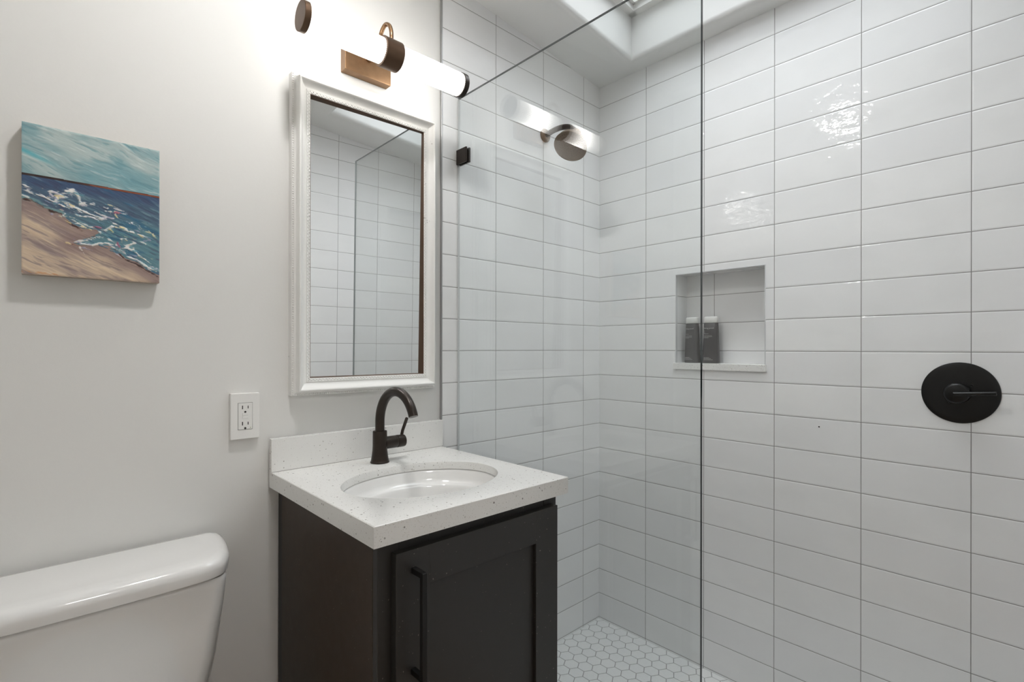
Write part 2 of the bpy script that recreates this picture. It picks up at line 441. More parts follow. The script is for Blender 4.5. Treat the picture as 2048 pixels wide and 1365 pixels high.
# roof structure round the well keeps the sky out of the room
bm = bmesh.new()
def slab(x0, x1, y0, y1, lo, hi):
    p = [(x0, y0), (x1, y0), (x1, y1), (x0, y1)]
    a = [bm.verts.new((x, y, ceil_z(x) + lo)) for x, y in p]; b = [bm.verts.new((x, y, ceil_z(x) + hi)) for x, y in p]
    bm.faces.new(a[::-1]); bm.faces.new(b)
    for i in range(4): bm.faces.new((a[i], a[(i + 1) % 4], b[(i + 1) % 4], b[i]))
e = 0.004
slab(LEFT - 0.1, WX0 - e, BACK - 0.1, 0.1, 0.02, 0.20); slab(WX1 + e, D + 0.16, BACK - 0.1, 0.1, 0.02, 0.20)
slab(WX0 - e, WX1 + e, BACK - 0.1, WY0 - e, 0.02, 0.20); slab(WX0 - e, WX1 + e, WY1 + e, 0.1, 0.02, 0.20)
struct(build('ceiling_roof', bm, M_ceil))
# skylight frame and pane
win = thing('window_1', 'white framed skylight at the top of the ceiling well', 'skylight', (0, 0, 0)); del win['category']; del win['label']; win['kind'] = 'structure'
bm = bmesh.new()
fw_ = 0.030
for (x0, x1, y0, y1) in ((WX0 - .01, WX0 + fw_, WY0 - .01, WY1 + .01), (WX1 - fw_, WX1 + .01, WY0 - .01, WY1 + .01), (WX0, WX1, WY0 - .01, WY0 + fw_), (WX0, WX1, WY1 - fw_, WY1 + .01)):
    slab(x0, x1, y0, y1, WH, WH + 0.05)
f2 = fw_ + 0.012
for (x0, x1, y0, y1) in ((WX0 - .01, WX0 + f2, WY0 - .01, WY1 + .01), (WX1 - f2, WX1 + .01, WY0 - .01, WY1 + .01), (WX0, WX1, WY0 - .01, WY0 + f2), (WX0, WX1, WY1 - f2, WY1 + .01)):
    slab(x0, x1, y0, y1, WH + 0.022, WH + 0.05)
build('window_frame', bm, M_trimw, win)
bm = bmesh.new(); slab(WX0, WX1, WY0, WY1, WH + 0.051, WH + 0.057); build('pane', bm, M_skyglass, win)
pl = bpy.data.lights.new('skylight_portal', 'AREA'); pl.shape = 'RECTANGLE'; pl.size = WX1 - WX0; pl.size_y = WY1 - WY0; pl.cycles.is_portal = True
po = bpy.data.objects.new('skylight_portal', pl); C.objects.link(po)
po.location = ((WX0 + WX1) / 2, (WY0 + WY1) / 2, ceil_z((WX0 + WX1) / 2) + WH + 0.06); po.rotation_euler = (0, math.atan(0.093), 0)

# ------------------------------------------------------------------ glass shower panel
gp = thing('shower_screen', 'frameless clear glass shower panel standing beside the vanity', 'shower screen', (GX, -0.44, 0.095))
GY0, GY1, GT = -0.8795, -0.0025, 2.0655
bm = bmesh.new(); box(bm, (GX - 0.004, GY0, 0.097), (GX + 0.004, GY1, GT), 0.0005, 1)
g = build('glass', bm, [M_glass, M_gedge, M_gtop, M_gwall], gp)
for p in g.data.polygons:
    if abs(p.normal.x) < 0.9: p.material_index = 1 if p.normal.y < -0.5 else (3 if p.normal.y > 0.5 else 2)
plab(g, 'clear glass sheet with refraction tones coloured into its edges')
bm = bmesh.new()
for s in (-1, 1):
    x0 = GX + s * 0.0042; x1 = GX + s * 0.0100
    box(bm, (min(x0, x1), -0.0555, 1.8365), (max(x0, x1), -0.0015, 1.8860), 0.0012, 2)
box(bm, (GX - 0.008, -0.0070, 1.8385), (GX + 0.008, -0.0005, 1.8840), 0.0005, 1)
plab(build('clamp', bm, M_bronze, gp), 'square dark bronze clamp holding the glass to the tiles')

# ------------------------------------------------------------------ vanity cabinet
CX0, CX1, CYF, CYD = 0.470, 0.967, -0.540, -0.560
cab = thing('vanity_cabinet', 'dark charcoal shaker vanity cabinet under the speckled stone top', 'cabinet', (0.7185, -0.27, 0))
bm = bmesh.new()
box(bm, (CX1 - 0.018, CYF, 0.10), (CX1, -0.0015, 0.8445), 0.0012, 1)
box(bm, (CX0 + 0.018, CYF + 0.018, 0.10), (CX1 - 0.018, -0.02, 0.118))
box(bm, (CX0 + 0.018, -0.015, 0.10), (CX1 - 0.018, -0.0015, 0.8445))
build('body', bm, M_cab, cab)
bm = bmesh.new(); box(bm, (CX0, CYF + 0.0185, 0.10), (CX0 + 0.018, -0.030, 0.8445), 0.0012, 1); plab(build('end_panel', bm, M_cabside, cab), 'dark end panel facing the toilet, warm floor reflection put into its brown colour')
bm = bmesh.new(); box(bm, (CX0 + 0.0015, -0.0295, 0.10), (CX0 + 0.016, -0.0015, 0.8440)); plab(build('scribe_strip', bm, M_cabdark, cab), 'recessed black strip between side panel and wall')
bm = bmesh.new()
box(bm, (CX0, CYF - 0.0002, 0.10), (CX0 + 0.045, CYF + 0.018, 0.8445), 0.001, 1); box(bm, (CX1 - 0.045, CYF - 0.0002, 0.10), (CX1, CYF + 0.018, 0.8445), 0.001, 1)
box(bm, (CX0 + 0.045, CYF, 0.79), (CX1 - 0.045, CYF + 0.018, 0.8445), 0.001, 1); box(bm, (CX0 + 0.045, CYF, 0.10), (CX1 - 0.045, CYF + 0.018, 0.15), 0.001, 1)
build('face_frame', bm, M_cab, cab)
bm = bmesh.new(); box(bm, (CX0 + 0.01, CYF + 0.07, 0.0), (CX1 - 0.01, -0.01, 0.10)); build('toe_kick', bm, M_cabdark, cab)
DX0_, DX1_, DZ0_, DZ1_ = 0.4985, 0.9515, 0.125, 0.8195
SW = 0.0765
bm = bmesh.new()
box(bm, (DX0_, CYD, DZ0_), (DX0_ + SW, CYF - 0.001, DZ1_), 0.0012, 2); box(bm, (DX1_ - SW, CYD, DZ0_), (DX1_, CYF - 0.001, DZ1_), 0.0012, 2)
box(bm, (DX0_ + SW - .0005, CYD, DZ1_ - SW), (DX1_ - SW + .0005, CYF - 0.001, DZ1_), 0.0008, 2); box(bm, (DX0_ + SW - .0005, CYD, DZ0_), (DX1_ - SW + .0005, CYF - 0.001, DZ0_ + SW), 0.0008, 2)
box(bm, (DX0_ + SW - .002, CYD + 0.010, DZ0_ + SW - .002), (DX1_ - SW + .002, CYF - 0.002, DZ1_ - SW + .002))
door = build('door', bm, M_cab, cab)
bm = bmesh.new(); hx = 0.5365
box(bm, (hx - 0.0055, -0.600, 0.579), (hx + 0.0055, -0.590, 0.7855), 0.0008, 1)
box(bm, (hx - 0.0055, -0.591, 0.7745), (hx + 0.0055, CYD + 0.0005, 0.7855), 0.0008, 1)
box(bm, (hx - 0.0055, -0.591, 0.579), (hx + 0.0055, CYD + 0.0005, 0.590), 0.0008, 1)
hd = build('handle', bm, M_black, None); hd.parent = door; hd.matrix_parent_inverse = Matrix.Identity(4)
plab(hd, 'slim matte black bar pull')

# ------------------------------------------------------------------ stone top with sink cut-out
VX0, VX1, VYF, VZ, VT = 0.4485, 0.9825, -0.5675, 0.886, 0.0412
SX, SY, SA, SB = 0.7130, -0.3240, 0.2045, 0.1575
VH = 0.0215
top_ = thing('countertop', 'white speckled stone vanity top with oval cut-out and short backsplash', 'countertop', (0.7155, -0.28, VZ - VT))
N = 96; bm = bmesh.new()
def outer(t, k=0):
    # rectangle point at the same angle
    c, s = math.cos(t), math.sin(t); best = 9
    for lim, d in ((VX1 - k - SX, c), (SX - VX0 - k, -c), (-0.0005 - k - SY, s), (SY - VYF - k, -s)):
        if d > 1e-9: best = min(best, lim / d)
    return (SX + c * best, SY + s * best)
angs = sorted([2 * PI * i / N for i in range(N)] + [math.atan2(y - SY, x - SX) % (2 * PI) for x in (VX0, VX1) for y in (VYF, -0.0005)])
def loop(fn, z): return [bm.verts.new((*fn(t), z)) for t in angs]
ell = lambda g: (lambda t: (SX + (SA + g) * math.cos(t), SY + (SB + g) * math.sin(t)))
loops = [loop(ell(0), VZ - VH), loop(ell(0), VZ - 0.0022), loop(ell(0.0007), VZ - 0.0006), loop(ell(0.0022), VZ), loop(lambda t: outer(t, 0.0015), VZ),
         loop(outer, VZ - 0.0015), loop(outer, VZ - VT), loop(lambda t: outer(t, 0.020), VZ - VT), loop(lambda t: outer(t, 0.020), VZ - VH)]
n = len(angs)
for a, b in zip(loops, loops[1:] + [loops[0]]):
    for i in range(n): bm.faces.new((a[i], a[(i + 1) % n], b[(i + 1) % n], b[i]))
build('slab', bm, M_quartz, top_, angle=35)
bm = bmesh.new(); box(bm, (VX0 - 0.001, -0.0200, VZ + 0.0003), (0.9875, 0.0065 if False else -0.0025, 0.9725), 0.001, 2)
build('backsplash', bm, M_quartz, top_)
# grey caulk line where backsplash meets the top
bm = bmesh.new(); box(bm, (VX0, -0.0208, VZ - 0.0002), (0.986, -0.0198, VZ + 0.0010)); plab(build('sealant', bm, mat('grey_sealant', srgb(150, 146, 142), 0.6), top_), 'thin grey sealant line')

# ------------------------------------------------------------------ undermount sink
sk = thing('sink', 'white oval undermount sink basin set in the speckled stone top', 'sink', (SX, SY, VZ - VT - 0.16))
bm = bmesh.new(); ZT = VZ - VH - 0.0006
prof = [(1.09, 0.0, 1), (1.035, 0.0, 1), (1.012, -0.001, 1), (1.00, -0.004, 1), (0.988, -0.010, 1), (0.970, -0.024, 1), (0.945, -0.0320, 1), (0.905, -0.0360, 1), (0.872, -0.0375, 1), (0.858, -0.0400, 1), (0.848, -0.0480, 1), (0.828, -0.070, 1), (0.79, -0.095, 1),
        (0.72, -0.120, 1), (0.55, -0.143, 1), (0.30, -0.152, 1), (0.11, -0.155, 1)]
NN = 96; rings = []
for s, dz, _ in prof:
    rings.append([bm.verts.new((SX + SA * s * math.cos(2 * PI * k / NN), SY + SB * s * math.sin(2 * PI * k / NN), ZT + dz)) for k in range(NN)])
for a, b in zip(rings, rings[1:]):
    for k in range(NN): bm.faces.new((a[k], a[(k + 1) % NN], b[(k + 1) % NN], b[k]))
bo = build('basin', bm, M_porc, sk, smooth=True)
so = bo.modifiers.new('thick', 'SOLIDIFY'); so.thickness = 0.009; so.offset = -1
bm = bmesh.new(); lathe(bm, [(0.0, 0.0), (0.021, 0.0), (0.023, 0.002), (0.023, 0.003), (0.0, 0.0035)], (SX, SY, ZT - 0.1555), (0, 0, 1), 32, caps=False)
build('drain', bm, M_bronze, sk, smooth=True)

# ------------------------------------------------------------------ faucet
FX, FY = 0.7135, -0.1000
fc = thing('faucet', 'dark bronze gooseneck faucet standing on the vanity top behind the sink', 'faucet', (FX, FY, VZ))
bm = bmesh.new()
lathe(bm, [(0.0, 0.0004), (0.0262, 0.0004), (0.0266, 0.002), (0.0262, 0.004), (0.0250, 0.0052), (0.0246, 0.008), (0.0232, 0.016), (0.0218, 0.026), (0.0206, 0.036), (0.0200, 0.048), (0.0199, 0.087), (0.0193, 0.0895), (0.0140, 0.0905), (0.0, 0.0905)], (FX, FY, VZ), (0, 0, 1), 64, caps=False)
build('body', bm, M_bronze, fc, angle=40)
bm = bmesh.new(); R_ = 0.0905; zc = 1.0015; pts = [(FX, FY, VZ + 0.085), (FX, FY, 0.99)]
for i in range(0, 33):
    a = PI - i / 32 * (PI - math.radians(20)); pts.append((FX, FY - R_ - R_ * math.cos(a), zc + R_ * math.sin(a)))
pts = [(x, (2 * FY - 2 * R_ - y) if False else y, z) for x, y, z in pts]
# y runs from the body out over the sink
pts = pts[:2] + [(FX, FY - (R_ + R_ * math.cos(a)), zc + R_ * math.sin(a)) for a in [i / 32 * math.radians(160) for i in range(33)] for a in [PI - (PI - a) if False else a]]
pts = [(FX, FY, VZ + 0.085), (FX, FY, 0.99)] + [(FX, FY - (R_ - R_ * math.cos(i / 32 * math.radians(160))), zc + R_ * math.sin(i / 32 * math.radians(160))) for i in range(33)]
rr = [0.0130] * 20 + [0.0130 - 0.0007 * min(1, i / 15) for i in range(len(pts) - 20)]
tube(bm, pts, rr, 32)
sp_ = build('spout', bm, M_bronze, fc, angle=40)
bm = bmesh.new(); HZc = 0.9395
lathe(bm, [(0.0, 0.012), (0.0178, 0.012), (0.0178, 0.0500), (0.0172, 0.0508), (0.0168, 0.0512), (0.0168, 0.0530), (0.0172, 0.0534), (0.0180, 0.054), (0.0180, 0.0735), (0.0172, 0.0770), (0.0150, 0.0782), (0.0, 0.0784)], (FX, FY, HZc), (1, 0, 0), 48, caps=False)
hb = build('handle', bm, M_bronze, fc, angle=40)
bm = bmesh.new(); tube(bm, [(FX + 0.069, FY, HZc + 0.012), (FX + 0.0735, FY, HZc + 0.030), (FX + 0.0875, FY, HZc + 0.0640), (FX + 0.0883, FY, HZc + 0.0660)], [0.0046, 0.0045, 0.0047, 0.003], 20)
lv = build('lever', bm, M_bronze, None, smooth=True, angle=50); lv.parent = hb

# ------------------------------------------------------------------ mirror
OX0, OX1, OZ0, OZ1 = 0.5470, 0.9115, 1.1275, 1.9025
mr_ = thing('framed_mirror', 'tall mirror in a worn white beaded frame hanging over the vanity', 'mirror', ((OX0 + OX1) / 2, 0, (OZ0 + OZ1) / 2))
# profile (outward offset from opening, height above wall, tile plane y=0 -> wall at PAINT)
prof = [(0.0000, 0.003), (0.0000, 0.0195), (0.0012, 0.0205), (0.0075, 0.0208), (0.0095, 0.0218), (0.0105, 0.0200), (0.0130, 0.0203), (0.0185, 0.0225), (0.0235, 0.0265), (0.0270, 0.0320), (0.0285, 0.0348),
        (0.0305, 0.0362), (0.0330, 0.0358), (0.0345, 0.0335), (0.0352, 0.0230), (0.0370, 0.0170), (0.0395, 0.0150), (0.0410, 0.0135), (0.0460, 0.0130), (0.0470, 0.0115), (0.0470, -PAINT)]
bm = bmesh.new(); rings = []
for u_, h_ in prof:
    rings.append([bm.verts.new((x, -h_, z)) for x, z in ((OX0 - u_, OZ0 - u_), (OX1 + u_, OZ0 - u_), (OX1 + u_, OZ1 + u_), (OX0 - u_, OZ1 + u_))])
for a, b in zip(rings, rings[1:]):
    for k in range(4): bm.faces.new((a[k], a[(k + 1) % 4], b[(k + 1) % 4], b[k]))
build('frame', bm, M_frame, mr_, angle=28)
# brown unpainted inner edge seen in the glass
bm = bmesh.new()
e0, e1, t_ = -0.0005, -0.0190, 0.0012
for a, b in (((OX0, e1, OZ0), (OX0 + t_, e0, OZ1)), ((OX1 - t_, e1, OZ0), (OX1, e0, OZ1)), ((OX0, e1, OZ1 - t_), (OX1, e0, OZ1)), ((OX0, e1, OZ0), (OX1, e0, OZ0 + t_))):
    box(bm, a, b)
plab(build('rabbet', bm, mat('bare_brown_wood', srgb(92, 68, 50), 0.6), mr_), 'bare brown inner edge of the frame')
def beads(pitch, off, h, r, sx=1.0, zig=0.0):
    vv = []; ff = []; ico = bmesh.new(); bmesh.ops.create_icosphere(ico, subdivisions=1, radius=1.0)
    bv = [v.co.copy() for v in ico.verts]; bf = [[q.index for q in p.verts] for p in ico.faces]; ico.free()
    x0, x1, z0, z1 = OX0 - off, OX1 + off, OZ0 - off, OZ1 + off
    for (ax, az, bx, bz) in ((x0, z0, x1, z0), (x1, z0, x1, z1), (x1, z1, x0, z1), (x0, z1, x0, z0)):
        ln = math.hypot(bx - ax, bz - az); cnt = round(ln / pitch); dx, dz = (bx - ax) / ln, (bz - az) / ln
        for i in range(cnt):
            s = i * ln / cnt; zz = zig if i % 2 else -zig
            cx, cz = ax + dx * s - dz * zz, az + dz * s + dx * zz; b0 = len(vv)
            for p in bv:
                al, ac = p.x * r * sx, p.z * r
                vv.append((cx + dx * al - dz * ac, -h + p.y * r, cz + dz * al + dx * ac))
            ff += [tuple(q + b0 for q in t) for t in bf]
    return vv, ff
vv, ff = beads(0.0062, 0.0430, 0.0128, 0.0029, 0.80)
plab(raw('outer_beading', vv, ff, M_frame, mr_, smooth=True), 'row of small beads along the outer edge')
vv, ff = beads(0.0046, 0.0046, 0.0207, 0.0022, 1.0, 0.0016)
plab(raw('inner_beading', vv, ff, M_frame, mr_, smooth=True), 'fine scalloped beading round the glass')
# the glass sits a touch out of square in its frame
bm = bmesh.new(); box(bm, (OX0 - 0.003, 0.0, OZ0 - 0.003), (OX1 + 0.003, 0.0030, OZ1 + 0.003))
for v_ in bm.verts: v_.co.y -= 0.0005 + (v_.co.x - OX0) * math.tan(math.radians(1.1955)) + (v_.co.z - 1.515) * math.tan(math.radians(0.689))
plab(build('glass', bm, M_mirror, mr_), 'silvered mirror glass')

# ------------------------------------------------------------------ vanity light
LX, LY, LZ = 0.7190, -0.150, 2.0205
vl = thing('vanity_light', 'lit ribbed glass tube wall lamp with bronze collar above the mirror', 'wall lamp', (LX, 0, 2.06))
PX0, PX1, PZ0, PZ1 = 0.6455, 0.7910, 2.008, 2.120
bm = bmesh.new(); box(bm, (PX0, -0.022, PZ0), (PX1, PAINT - 0.0005, PZ1), 0.0012, 2)
plate = build('back_plate', bm, M_lampbrz, vl)
bm = bmesh.new(); lathe(bm, [(0.0, 0.0), (0.012, 0.0), (0.012, 0.008), (0.0095, 0.011), (0.0, 0.0112)], (LX, -0.022, 2.064), (0, -1, 0), 32, caps=False)
b_ = build('boss', bm, M_lampbrz, None, angle=40); b_.parent = plate
bm = bmesh.new()
tube(bm, spline([(LX, -0.022, 2.064), (LX, -0.050, 2.064), (LX, -0.077, 2.070), (LX, -0.088, 2.088), (LX, -0.097, 2.108), (LX, -0.118, 2.1185), (LX, -0.140, 2.107), (LX, -0.151, 2.085), (LX, -0.1525, 2.058)], 8), 0.0056, 20)
build('arm', bm, M_lampbrz, vl, smooth=True)
# ribbed opal glass glowing from the bulb inside each tube: brightest round the bulb, dimmer towards collar and cap
M_tube = mat('lit_ribbed_glass', srgb(235, 234, 230), 0.15); nt = NT(M_tube); b_t = nt.n['Principled BSDF']
P_, sp_x = objpos(nt)
dx_ = nt.math('DIVIDE', nt.math('SUBTRACT', nt.math('ABSOLUTE', nt.math('SUBTRACT', sp_x[0], LX)), 0.122), 0.046)
gl_ = nt.math('POWER', 2.718, nt.math('MULTIPLY', nt.math('MULTIPLY', dx_, dx_), -1.0))
rad_ = nt.math('SQRT', nt.math('ADD', nt.math('POWER', nt.math('SUBTRACT', sp_x[1], LY), 2.0), nt.math('POWER', nt.math('SUBTRACT', sp_x[2], LZ), 2.0)))
rib_ = nt.sstep(rad_, 0.0313, 0.0337, 0.45, 1.15)
nt.link(nt.math('MULTIPLY', nt.math('MULTIPLY', nt.math('ADD', nt.math('MULTIPLY', gl_, 0.88), 0.10), rib_), BULB), b_t.inputs['Emission Strength'])
b_t.inputs['Emission Color'].default_value = (1.0, 0.965, 0.92, 1)
LHALF = 0.2485
for s in (-1, 1):
    bm = bmesh.new(); nr = 40; x0 = LX + s * 0.022; x1 = LX + s * (LHALF - 0.006)
    for h_ in (0.0, 0.5, 1.0):
        pass
    ringsets = []
    for q in range(9):
        xq = x0 + (x1 - x0) * q / 8
        ringsets.append([bm.verts.new((xq, LY + (0.0325 + 0.0012 * math.cos(k * PI / 2)) * math.cos(2 * PI * k / (nr * 4)), LZ + (0.0325 + 0.0012 * math.cos(k * PI / 2)) * math.sin(2 * PI * k / (nr * 4)))) for k in range(nr * 4)])
    for a, b in zip(ringsets, ringsets[1:]):
        for k in range(nr * 4): bm.faces.new((a[k], a[(k + 1) % (nr * 4)], b[(k + 1) % (nr * 4)], b[k]))
    tb = build('glass_tube', bm, M_tube, vl, smooth=True); plab(tb, 'ribbed glass tube %s the collar' % ('left of' if s < 0 else 'right of'))
    bm = bmesh.new(); lathe(bm, [(0.0, LHALF - 0.0155), (0.0345, LHALF - 0.0155), (0.0358, LHALF - 0.0150), (0.0358, LHALF - 0.001), (0.0348, LHALF), (0.0, LHALF)], (LX, LY, LZ), (s, 0, 0), 64, caps=False)
    build('end_cap', bm, M_bronze if s > 0 else M_collar, vl, angle=40)
bm = bmesh.new(); lathe(bm, [(0.0320, -0.0265), (0.0385, -0.0265), (0.0395, -0.0255), (0.0395, 0.0255), (0.0385, 0.0265), (0.0320, 0.0265), (0.0320, -0.0265)], (LX - 0.005, LY, LZ), (1, 0, 0), 64, caps=False)
build('collar', bm, M_collar, vl, angle=40)

# ------------------------------------------------------------------ recessed ceiling light (above the picture's top edge)
RX, RY = 0.42, -0.58; RZ = ceil_z(RX)
rl = thing('recessed_light', 'round white recessed ceiling light over the vanity area', 'ceiling light', (RX, RY, RZ))
bm = bmesh.new(); ax = Vector((-0.093, 0, -1)).normalized()
lathe(bm, [(0.060, 0.0005), (0.082, 0.0005), (0.080, 0.005), (0.062, 0.006), (0.058, 0.002), (0.060, 0.0005)], (RX, RY, RZ), ax, 48, caps=False); build('trim_ring', bm, M_trimw, rl, angle=40)
bm = bmesh.new(); lathe(bm, [(0.0, 0.0040), (0.056, 0.0036), (0.059, 0.0015)], (RX, RY, RZ), ax, 48, caps=False); build('lens', bm, emit_mat('ceiling_light_lens', (1.0, 0.99, 0.975, 1), DOWNLIGHT), rl)
hl = thing('hall_fill_light', 'added fill light in the unseen hall beyond the doorway', 'ceiling light', (0.2, -2.4, HZ))  # unseen source added to fill the room from behind the camera
bm = bmesh.new(); lathe(bm, [(0.0, 0.05), (0.10, 0.045), (0.145, 0.02), (0.15, 0.001)], (0.2, -2.4, HZ), (0, 0, -1), 40, caps=False); build('fill_glow', bm, emit_mat('hall_fill_emitter', (1.0, 0.985, 0.965, 1), HALL_FILL), hl, smooth=True)

# ------------------------------------------------------------------ wall outlet
ot = thing('wall_outlet', 'white wall outlet with two sockets and test buttons beside the vanity', 'electrical outlet', (0.3885, 0, 1.0365))
OCX, OCZ = 0.3890, 1.0368
bm = bmesh.new(); box(bm, (OCX - 0.0335, -0.0052, OCZ - 0.0580), (OCX + 0.0335, PAINT - 0.0003, OCZ + 0.0580), 0.0018, 3)
build('cover_plate', bm, M_white, ot)
bm = bmesh.new(); box(bm, (OCX - 0.0172, -0.0054, OCZ - 0.0340), (OCX + 0.0172, -0.0050, OCZ + 0.0340)); plab(build('seam', bm, M_slot, ot), 'dark seam round the socket insert')
bm = bmesh.new(); box(bm, (OCX - 0.0165, -0.0064, OCZ - 0.0333), (OCX + 0.0165, -0.0050, OCZ + 0.0333), 0.0004, 1); ins = build('socket_insert', bm, M_white, ot)
for zc_ in (OCZ + 0.0225, OCZ - 0.0185):
    bm = bmesh.new()
    box(bm, (OCX - 0.0078, -0.0067, zc_ - 0.0045), (OCX - 0.0056, -0.0060, zc_ + 0.0045)); box(bm, (OCX + 0.0054, -0.0067, zc_ - 0.0035), (OCX + 0.0074, -0.0060, zc_ + 0.0037))
    lathe(bm, [(0.0, 0.0), (0.0026, 0.0), (0.0026, 0.0007), (0.0, 0.0007)], (OCX - 0.0002, -0.0060, zc_ - 0.0118), (0, -1, 0), 16, caps=False)
    so_ = build('socket_slots', bm, M_slot, None); so_.parent = ins; plab(so_, 'dark plug slots of the %s socket' % ('upper' if zc_ > OCZ else 'lower'))
for zc_ in (OCZ + 0.0052, OCZ - 0.0022):
    bm = bmesh.new(); box(bm, (OCX - 0.0070, -0.0074, zc_ - 0.0032), (OCX + 0.0070, -0.0060, zc_ + 0.0032), 0.0004, 1); q = build('button', bm, M_white, None); q.parent = ins
bm = bmesh.new(); lathe(bm, [(0.0, 0.0), (0.0011, 0.0), (0.0009, 0.0008), (0.0, 0.0009)], (OCX + 0.0118, -0.0062, OCZ - 0.0295), (0, -1, 0), 12, caps=False)
q = build('indicator', bm, mat('green_indicator', srgb(150, 165, 90), 0.3), None); q.parent = ins; plab(q, 'tiny green indicator')
for q in ins.children: q.location = (0, 0, 0)

# ------------------------------------------------------------------ beach painting on canvas
def vnoise(x, y, seed):
    rng = np.random.RandomState(seed); T = rng.rand(256, 256)
    xi = np.floor(x).astype(int); yi = np.floor(y).astype(int); fx = x - xi; fy = y - yi
    fx = fx * fx * (3 - 2 * fx); fy = fy * fy * (3 - 2 * fy); a = lambda i, j: T[i % 256, j % 256]
    return (a(xi, yi) * (1 - fx) + a(xi + 1, yi) * fx) * (1 - fy) + (a(xi, yi + 1) * (1 - fx) + a(xi + 1, yi + 1) * fx) * fy
def fbm(x, y, seed, oct=4):
    s = 0; a = 0.5
    for o in range(oct): s = s + a * vnoise(x * 2 ** o, y * 2 ** o, seed + o); a *= 0.5
    return s / (1 - 0.5 ** oct)
PW, PH_ = 0.2260, 0.3000; PX, PZ = -0.0208, 1.6560
NU, NV = 300, 396
U, V = np.meshgrid(np.linspace(0, 1, NU), np.linspace(0, 1, NV))
def mixc(a, b, t): return a * (1 - t[..., None]) + b * t[..., None]
def rgb(*c): return np.array(c, float) * np.ones(U.shape + (3,))
sst = lambda x, a, b: (lambda t: t * t * (3 - 2 * t))(np.clip((x - a) / (b - a), 0, 1))
wv = V * 1.33
# sky: slanting strokes of grey-teal and pale blue
ang = 0.25; sx_ = U * math.cos(ang) + wv * math.sin(ang); sy_ = -U * math.sin(ang) + wv * math.cos(ang)
warp = fbm(U * 3, wv * 3, 5) * 0.5
n1 = fbm(sx_ * 3 + warp, sy_ * 9 + warp * 3, 11); n2 = fbm(sx_ * 7, sy_ * 42 + warp * 8, 21); n3 = fbm(U * 2.2 + 3, wv * 3.0, 31)
sky = mixc(rgb(128, 156, 160), rgb(166, 180, 178), sst(n1, 0.3, 0.7)); sky = mixc(sky, rgb(110, 150, 158), sst(n3, 0.5, 0.75) * 0.8)
sky = mixc(sky, rgb(196, 202, 198), sst(n2, 0.62, 0.80) * 0.6); sky = mixc(sky, rgb(92, 132, 142), sst(n2, 0.40, 0.26) * 0.55)
# sea
sh_pts = [(0.0, 0.499), (0.067, 0.503), (0.143, 0.541), (0.191, 0.554), (0.26, 0.564), (0.281, 0.592), (0.331, 0.63), (0.403, 0.657), (0.508, 0.652), (0.530, 0.673), (0.477, 0.705), (0.413, 0.732), (0.341, 0.766), (0.393, 0.774), (0.519, 0.757), (0.628, 0.758), (0.673, 0.794), (0.729, 0.837), (0.821, 0.855), (0.892, 0.904), (1.0, 0.940)]
n4 = fbm(U * 5 + wv * 2, wv * 24 - U * 8, 41); n5 = fbm(U * 9, wv * 50 - U * 20, 51)
dd = np.clip((V - 0.35) / 0.45, 0, 1)
sea = mixc(rgb(58, 78, 108), rgb(70, 92, 112), sst(dd, 0.05, 0.25)); sea = mixc(sea, rgb(88, 124, 134), sst(dd + (n4 - .5) * .5, 0.25, 0.75))
sea = mixc(sea, rgb(44, 92, 122), sst(n4, 0.60, 0.76) * 0.75); sea = mixc(sea, rgb(128, 158, 160), sst(n5, 0.60, 0.78) * 0.5); sea = mixc(sea, rgb(58, 56, 84), sst(n5, 0.40, 0.27) * 0.4)
# sand
a2 = 0.45; tx = U * math.cos(a2) + wv * math.sin(a2); ty = -U * math.sin(a2) + wv * math.cos(a2)
n6 = fbm(tx * 3, ty * 11, 61); n7 = fbm(tx * 6 + warp, ty * 48 + warp * 6, 71)
sand = mixc(rgb(170, 152, 138), rgb(194, 174, 152), sst(n6, 0.35, 0.68)); sand = mixc(sand, rgb(140, 124, 122), sst(n6, 0.46, 0.30) * 0.8)
sand = mixc(sand, rgb(205, 186, 160), sst(n7, 0.60, 0.76) * 0.7); sand = mixc(sand, rgb(122, 108, 108), sst(n7, 0.40, 0.28) * 0.6)
def inpoly(pts):
    ins = np.zeros(U.shape, bool); m = len(pts)
    for i in range(m):
        (x1, y1), (x2, y2) = pts[i], pts[(i + 1) % m]
        if y1 == y2: continue
        c = ((V < y1) != (V < y2)) & (U < (x2 - x1) * (V - y1) / (y2 - y1) + x1); ins ^= c
    return ins
def dist(pts):
    best = np.full(U.shape, 9.0)
    for (x1, y1), (x2, y2) in zip(pts, pts[1:]):
        ax_, ay_ = x1, y1 * 1.33; bx_, by_ = x2 - x1, (y2 - y1) * 1.33; l2 = bx_ * bx_ + by_ * by_ + 1e-12
        t = np.clip(((U - ax_) * bx_ + (wv - ay_) * by_) / l2, 0, 1); best = np.minimum(best, np.hypot(U - ax_ - t * bx_, wv - ay_ - t * by_))
    return best
wat = inpoly([(-0.1, 0.34)] + [(-0.1, 0.499)] + sh_pts + [(1.1, 0.95), (1.1, 0.34)])
dsh = dist(sh_pts)
sand = mixc(sand, rgb(128, 108, 106), sst(dsh, 0.17, 0.02) * 0.75)
img = np.where((V < 0.345)[..., None], sky, np.where(wat[..., None], sea, sand))
hgt = np.where(V < 0.345, n2, np.where(wat, n5, n7)) * 1.0
hz = 0.342 + 0.008 * U
band = np.abs(V - hz) / 0.0075
img = np.where((band < 1)[..., None], mixc(rgb(46, 30, 28), rgb(142, 74, 48), sst(U + (n5 - .5) * 0.2, 0.35, 0.55) * sst(band, 1.0, 0.3)), img)
img = mixc(img, rgb(72, 160, 172), np.exp(-((U - 0.05) / 0.14) ** 2 - ((V - 0.215 - (U - .1) * 0.3) / 0.016) ** 2) * 0.75)
